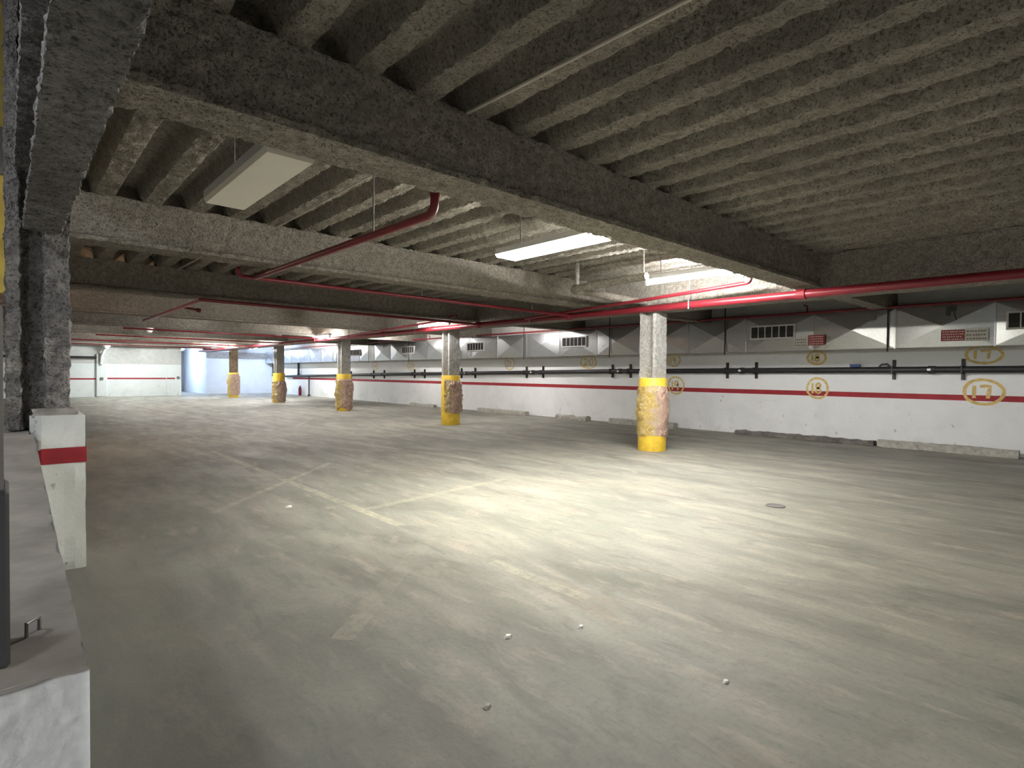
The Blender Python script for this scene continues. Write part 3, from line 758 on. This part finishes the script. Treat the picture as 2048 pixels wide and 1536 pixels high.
tag(MB().tube([(2.13, 3.02, 2.78), (2.15, 4.5, 2.775), (2.17, 6.17, 2.78)], 0.007, 6).build('conduit', M_conduit, None, True), 'thin pale conduit along the deck right of the unlit light panel', 'conduit')
tag(MB().tube([(1.98, 8.3, 2.775), (1.98, 9.82, 2.79)], 0.010, 6).build('conduit', M_conduit, None, True), 'short pale conduit along the deck before the third beam', 'conduit')
# sprayed pipes beside the girder
ip = thing('sprayed_pipe', 'lumpy sprayed pipe with an elbow beside the bright tube light', 'pipe', (6.1, 5.4, 2.45))
MB().tube([(6.0, 4.1, 2.47), (6.1, 5.30, 2.46), (6.15, 5.42, 2.455), (6.3, 5.45, 2.45), (7.80, 5.36, 2.42)], [0.05, 0.055, 0.075, 0.055, 0.05], 14).build('pipe_run', M_spray, ip, smooth=True)
MB().tube([(6.0, 4.15, 2.47), (6.0, 4.15, 2.9)], 0.012, 8).build('riser', M_spray, ip, smooth=True)
MB().tube([(6.12, 5.36, 2.45), (6.12, 5.36, 2.9)], 0.03, 8).build('riser', M_spray_col, ip, smooth=True)

# ------------------------------------------------------------------ light fixtures
def troffer(x, y, label, mat, z=2.38, wd=0.27, ln=1.24, grp=None):
    t = thing('ceiling_light', label, 'light', (x, y, z), grp)
    h = MB(); hw, hl = wd / 2, ln / 2
    h.box(x - hw, x + hw, y - hl, y + hl, z + 0.03, z + 0.085)
    h.build('housing', M_housing, t)
    m = MB(); c = 0.012
    b = [(x - hw + c, y - hl + c, z), (x + hw - c, y - hl + c, z), (x + hw - c, y + hl - c, z), (x - hw + c, y + hl - c, z),
         (x - hw, y - hl, z + 0.03), (x + hw, y - hl, z + 0.03), (x + hw, y + hl, z + 0.03), (x - hw, y + hl, z + 0.03)]
    m.add(b, [(3, 2, 1, 0), (0, 1, 5, 4), (1, 2, 6, 5), (2, 3, 7, 6), (3, 0, 4, 7)])
    m.build('lens', mat, t)
    for dy in (-0.4, 0.4): MB().tube([(x, y + dy, z + 0.08), (x, y + dy, RIB1)], 0.006, 6).build('hanger_rod', M_steel, t)
    return t
def strip(x, y, z, label, mat, ln=1.2, grp='strip lights along the column line', ang=0.0):
    t = thing('strip_light', label, 'light', (x, y, z), grp)
    MB().bbox(x - 0.06, x + 0.06, y - ln / 2 - 0.02, y + ln / 2 + 0.02, z + 0.035, z + 0.10, 0.01).build('housing', M_housing, t)
    MB().tube([(x, y - ln / 2, z), (x, y + ln / 2, z)], 0.024, 8).build('tube_lamp', mat, t, smooth=True)
    for s in (-1, 1):
        MB().box(x - 0.022, x + 0.022, y + s * (ln / 2 + 0.012) - 0.012, y + s * (ln / 2 + 0.012) + 0.012, z - 0.03, z + 0.04).build('lamp_holder', M_housing, t)
        MB().tube([(x, y + s * 0.4, z + 0.09), (x, y + s * 0.4, RIB1)], 0.006, 6).build('hanger_rod', M_steel, t)
    return t
troffer(1.15, 3.675, 'unlit cream light panel hanging between the first two beams at left', M_lens_off)
troffer(3.755, 3.63, 'glowing white light panel between the first two beams', M_lit)
strip(6.42, 3.77, 2.46, 'bare bright tube light near the nearest yellow column', M_tube)
strip(7.30, 10.75, 2.335, 'strip light behind the red main at the second yellow column', M_faint)
strip(7.42, 17.2, 2.335, 'strip light behind the red main at the third yellow column', M_dim)
strip(7.2, 23.2, 2.62, 'strip light near the fourth yellow column', M_tube)
strip(7.2, 28.6, 2.62, 'strip light near the farthest yellow column', M_tube)
strip(5.3, 11.6, 2.67, 'added tube light hidden between third and fourth beams', M_dim, 1.2, None)  # tubes between the beams are added out of view to brighten beam faces
strip(5.0, 15.6, 2.67, 'added tube light hidden between fourth and fifth beams', M_dim, 1.2, None)
strip(3.7, 19.4, 2.67, 'added tube light hidden between fifth and sixth beams', M_dim, 1.2, None)
strip(3.7, 23.1, 2.67, 'added tube light hidden between sixth and seventh beams', M_dim, 1.2, None)
strip(3.7, 26.8, 2.67, 'added tube light hidden between seventh and eighth beams', M_dim, 1.2, None)
strip(4.3, 30.2, 2.60, 'strip light in front of the white far wall', M_cw, 1.2, None)
strip(9.9, 31.6, 2.50, 'daylight tube in front of the blue lit room in the far corner', M_cool, 1.2, None)
strip(7.3, 35.6, 2.42, 'daylight tube in the passage beside the corner room', M_cool, 1.2, None)
strip(9.6, 11.3, 2.62, 'tube light over the bays between second column and right wall', M_dim, 1.2, None)
strip(9.6, 17.0, 2.62, 'tube light over the bays between third column and right wall', M_dim, 1.2, None)
strip(9.6, 25.8, 2.62, 'tube light over the far bays by the right wall', M_tube, 1.2, None)
# unseen lamps added on the ramp side to brighten parapet end and column flank
strip(-2.6, -1.2, 2.15, 'added tube light out of view low over the ramp beyond the low wall', M_dim2, 1.2, None)
troffer(-2.2, 2.6, 'added light panel out of view high over the ramp beside the low wall', M_ramp, 3.7)
strip(6.42, -2.4, 2.46, 'added bare tube light unseen behind the photographer on the column side', M_faint, 1.2, None)  # unseen tube added behind the camera to light the right-hand deck
bl = thing('bulkhead_lamp', 'warm bulkhead lamp behind the grey left column', 'light', (0.55, 10.9, 2.5))
MB().lathe([(0.09, 0.0), (0.10, 0.03), (0.10, 0.08)], (0.55, 10.9, 2.42), 20).build('lamp_base', M_housing, bl)
MB().lathe([(0.02, -0.07), (0.06, -0.055), (0.08, 0.0)], (0.55, 10.9, 2.42), 20).build('lamp_glass', M_warm, bl, smooth=True)
MB().tube([(0.55, 10.9, 2.5), (0.55, 10.9, RIB1)], 0.01, 6).build('hanger_rod', M_steel, bl)

# twin emergency heads beside the tube
em = thing('emergency_light', 'small twin-head emergency light at the end of the bright tube', 'light', (7.0, 3.36, 2.5))
MB().bbox(6.96, 7.14, 3.38, 3.44, 2.50, 2.62, 0.01).build('battery_box', M_housing, em)
for x, z in ((6.93, 2.50), (7.10, 2.47)):
    m = MB(); m.lathe([(0.015, 0.05), (0.04, 0.03), (0.05, 0.0), (0.045, -0.01)], (0, 0, 0), 14)
    m.v = [(a + x, -c + 3.33, b + z) for a, b, c in m.v]
    m.build('lamp_head', M_housing, em, smooth=True)
MB().tube([(7.05, 3.41, 2.6), (7.05, 3.41, RIB1)], 0.008, 6).build('hanger_rod', M_steel, em)
# unlit globes on far beams
for (x, y, z, lab) in ((3.27, 20.3, 2.52, 'unlit round globe lamp hanging at left under the far beams'), (6.63, 18.7, 2.52, 'unlit round globe lamp hanging near the column line')):
    t = thing('globe_lamp', lab, 'light', (x, y, z), 'unlit globe lamps')
    MB().lathe([(0.02, -0.13), (0.08, -0.11), (0.125, -0.04), (0.125, 0.03), (0.09, 0.09)], (x, y, z), 18).build('globe', M_glass, t, smooth=True)
    MB().lathe([(0.10, 0.08), (0.10, 0.12), (0.03, 0.14)], (x, y, z), 18).build('cap', M_darkgrey, t, smooth=True)
    MB().tube([(x, y, z + 0.13), (x, y, RIB1)], 0.012, 6).build('stem', M_darkgrey, t)

# ------------------------------------------------------------------ wheel stops at the right wall
def wheel_stop(x, y0, y1, h, wd, label, seed, amp=0.012, mat=None):
    p = [(-wd / 2, 0.0), (wd / 2, 0.0), (wd / 2, h * 0.75), (wd / 2 - 0.025, h), (-wd / 2 + 0.025, h), (-wd / 2, h * 0.75)]
    o = sweep(p, y0, y1, 0.05, lambda a, b, t: (x - a, t, max(0.0, b)), amp, 11, seed, 0.03)
    o.f = [f[::-1] for f in o.f]
    tag(o.build('wheel_stop', mat or M_stop, None, smooth=False), label, 'wheel stop', 'concrete wheel stops along the right wall')
wheel_stop(11.40, 1.08, 2.93, 0.12, 0.18, 'pale concrete wheel stop at the right frame edge below bay 17', 1)
wheel_stop(11.40, 2.98, 5.50, 0.085, 0.20, 'low dark worn wheel stop below bay 18', 2, 0.018, m_plain('oily_concrete', (0.16, 0.15, 0.135), 0.9, 0, 0.45, 6, 0.5))
wheel_stop(11.32, 6.90, 8.75, 0.13, 0.17, 'pale wheel stop behind the nearest yellow column', 3)
wheel_stop(11.28, 9.45, 10.55, 0.11, 0.16, 'short broken whitish wheel stop below bay 20', 4, 0.03)
wheel_stop(11.36, 11.85, 14.1, 0.12, 0.17, 'grey wheel stop below bay 21 left of the broken one', 5)
wheel_stop(11.36, 16.6, 18.2, 0.10, 0.16, 'far pale wheel stop left of the second yellow column', 6)

# ------------------------------------------------------------------ far end details
m = MB(); m.tube([(3.42, FARY - 0.35, 2.28), (3.36, FARY - 0.28, 2.12), (3.28, FARY - 0.18, 1.85), (3.27, FARY - 0.14, 1.62), (3.27, FARY - 0.14, 1.5)], 0.06, 10)
m.lathe([(0.07, 0.0), (0.16, 0.12), (0.16, 0.16)], (3.44, FARY - 0.38, 2.22), 14)
tag(m.build('rain_leader', M_white, None, True), 'white bent pipe coming down the far white wall at left', 'pipe')
tag(MB().tube([(-3, FARY - 0.12, 1.78), (3.1, FARY - 0.12, 1.83)], 0.05, 10).build('far_wall_pipe', M_black, None, True), 'dark horizontal pipe high on the far wall at left', 'pipe')
for x, y, z, lab in ((3.29, FARY - 0.12, 0.85, 'small grey box on the far wall pilaster in the gap of the stripe'), (6.38, FARY - 0.14, 0.90, 'small grey box on the corner pier at the end of the stripe')):
    tag(MB().bbox(x - 0.06, x + 0.06, y - 0.03, y + 0.03, z - 0.06, z + 0.06, 0.01).build('junction_box', M_midgrey), lab, 'box', 'junction boxes on the far wall')
tag(MB().box(7.86, 7.98, 38.3, 38.42, 0, 2.78).build('passage_post', M_midgrey), 'dark grey post at the back of the passage', 'post')
ex = thing('fire_extinguisher', 'red fire extinguisher at the foot of the right wall near the far corner', 'extinguisher', (11.45, 29.2, 0.0))
MB().lathe([(0.075, 0.0), (0.08, 0.02), (0.08, 0.38), (0.05, 0.45), (0.025, 0.47), (0.025, 0.5)], (11.45, 29.2, 0.0), 16).build('cylinder', M_red, ex, smooth=True)
MB().tube([(11.45, 29.2, 0.5), (11.45, 29.1, 0.52), (11.40, 29.12, 0.3)], 0.012, 6).build('hose', M_black, ex, smooth=True)
# floor drain and litter
m = MB(); m.lathe([(0.085, 0.001), (0.085, 0.006), (0.07, 0.006), (0.068, 0.003)], (5.35, 2.20, 0), 24)
tag(m.build('floor_drain', M_midgrey), 'small round dark drain cover in the floor right of centre', 'drain')
random.seed(3)
for (x, y, s, mat, lab) in ((2.119, 1.051, 0.012, M_signwhite, 'tiny white butt on the floor at lower right'), (1.72, 1.906, 0.016, M_signwhite, 'pale chip on the floor in the lower middle'),
                       (1.89, 5.07, 0.02, M_signwhite, 'white crumb on the floor below the crossing of the faded lines'), (2.05, 1.75, 0.012, M_signwhite, 'white speck on the floor right of the lower middle chip'),
                       (1.30, 1.55, 0.014, M_conc, 'grey pebble on the floor near the lower middle')):
    m = MB(); n = 8
    vs = []
    for k in range(n):
        a = 2 * math.pi * k / n; r = s * (0.7 + 0.5 * random.random()); vs.append((x + r * math.cos(a) * 1.5, y + r * math.sin(a), 0.0))
    for k in range(n):
        a = 2 * math.pi * k / n; r = s * (0.4 + 0.4 * random.random()); vs.append((x + r * math.cos(a) * 1.4, y + r * math.sin(a), s * 0.7))
    m.add(vs, [tuple(range(n))[::-1], tuple(range(n, 2 * n))] + [(k, (k + 1) % n, n + (k + 1) % n, n + k) for k in range(n)])
    tag(m.build('litter', mat), lab, 'litter', 'bits of litter on the floor')
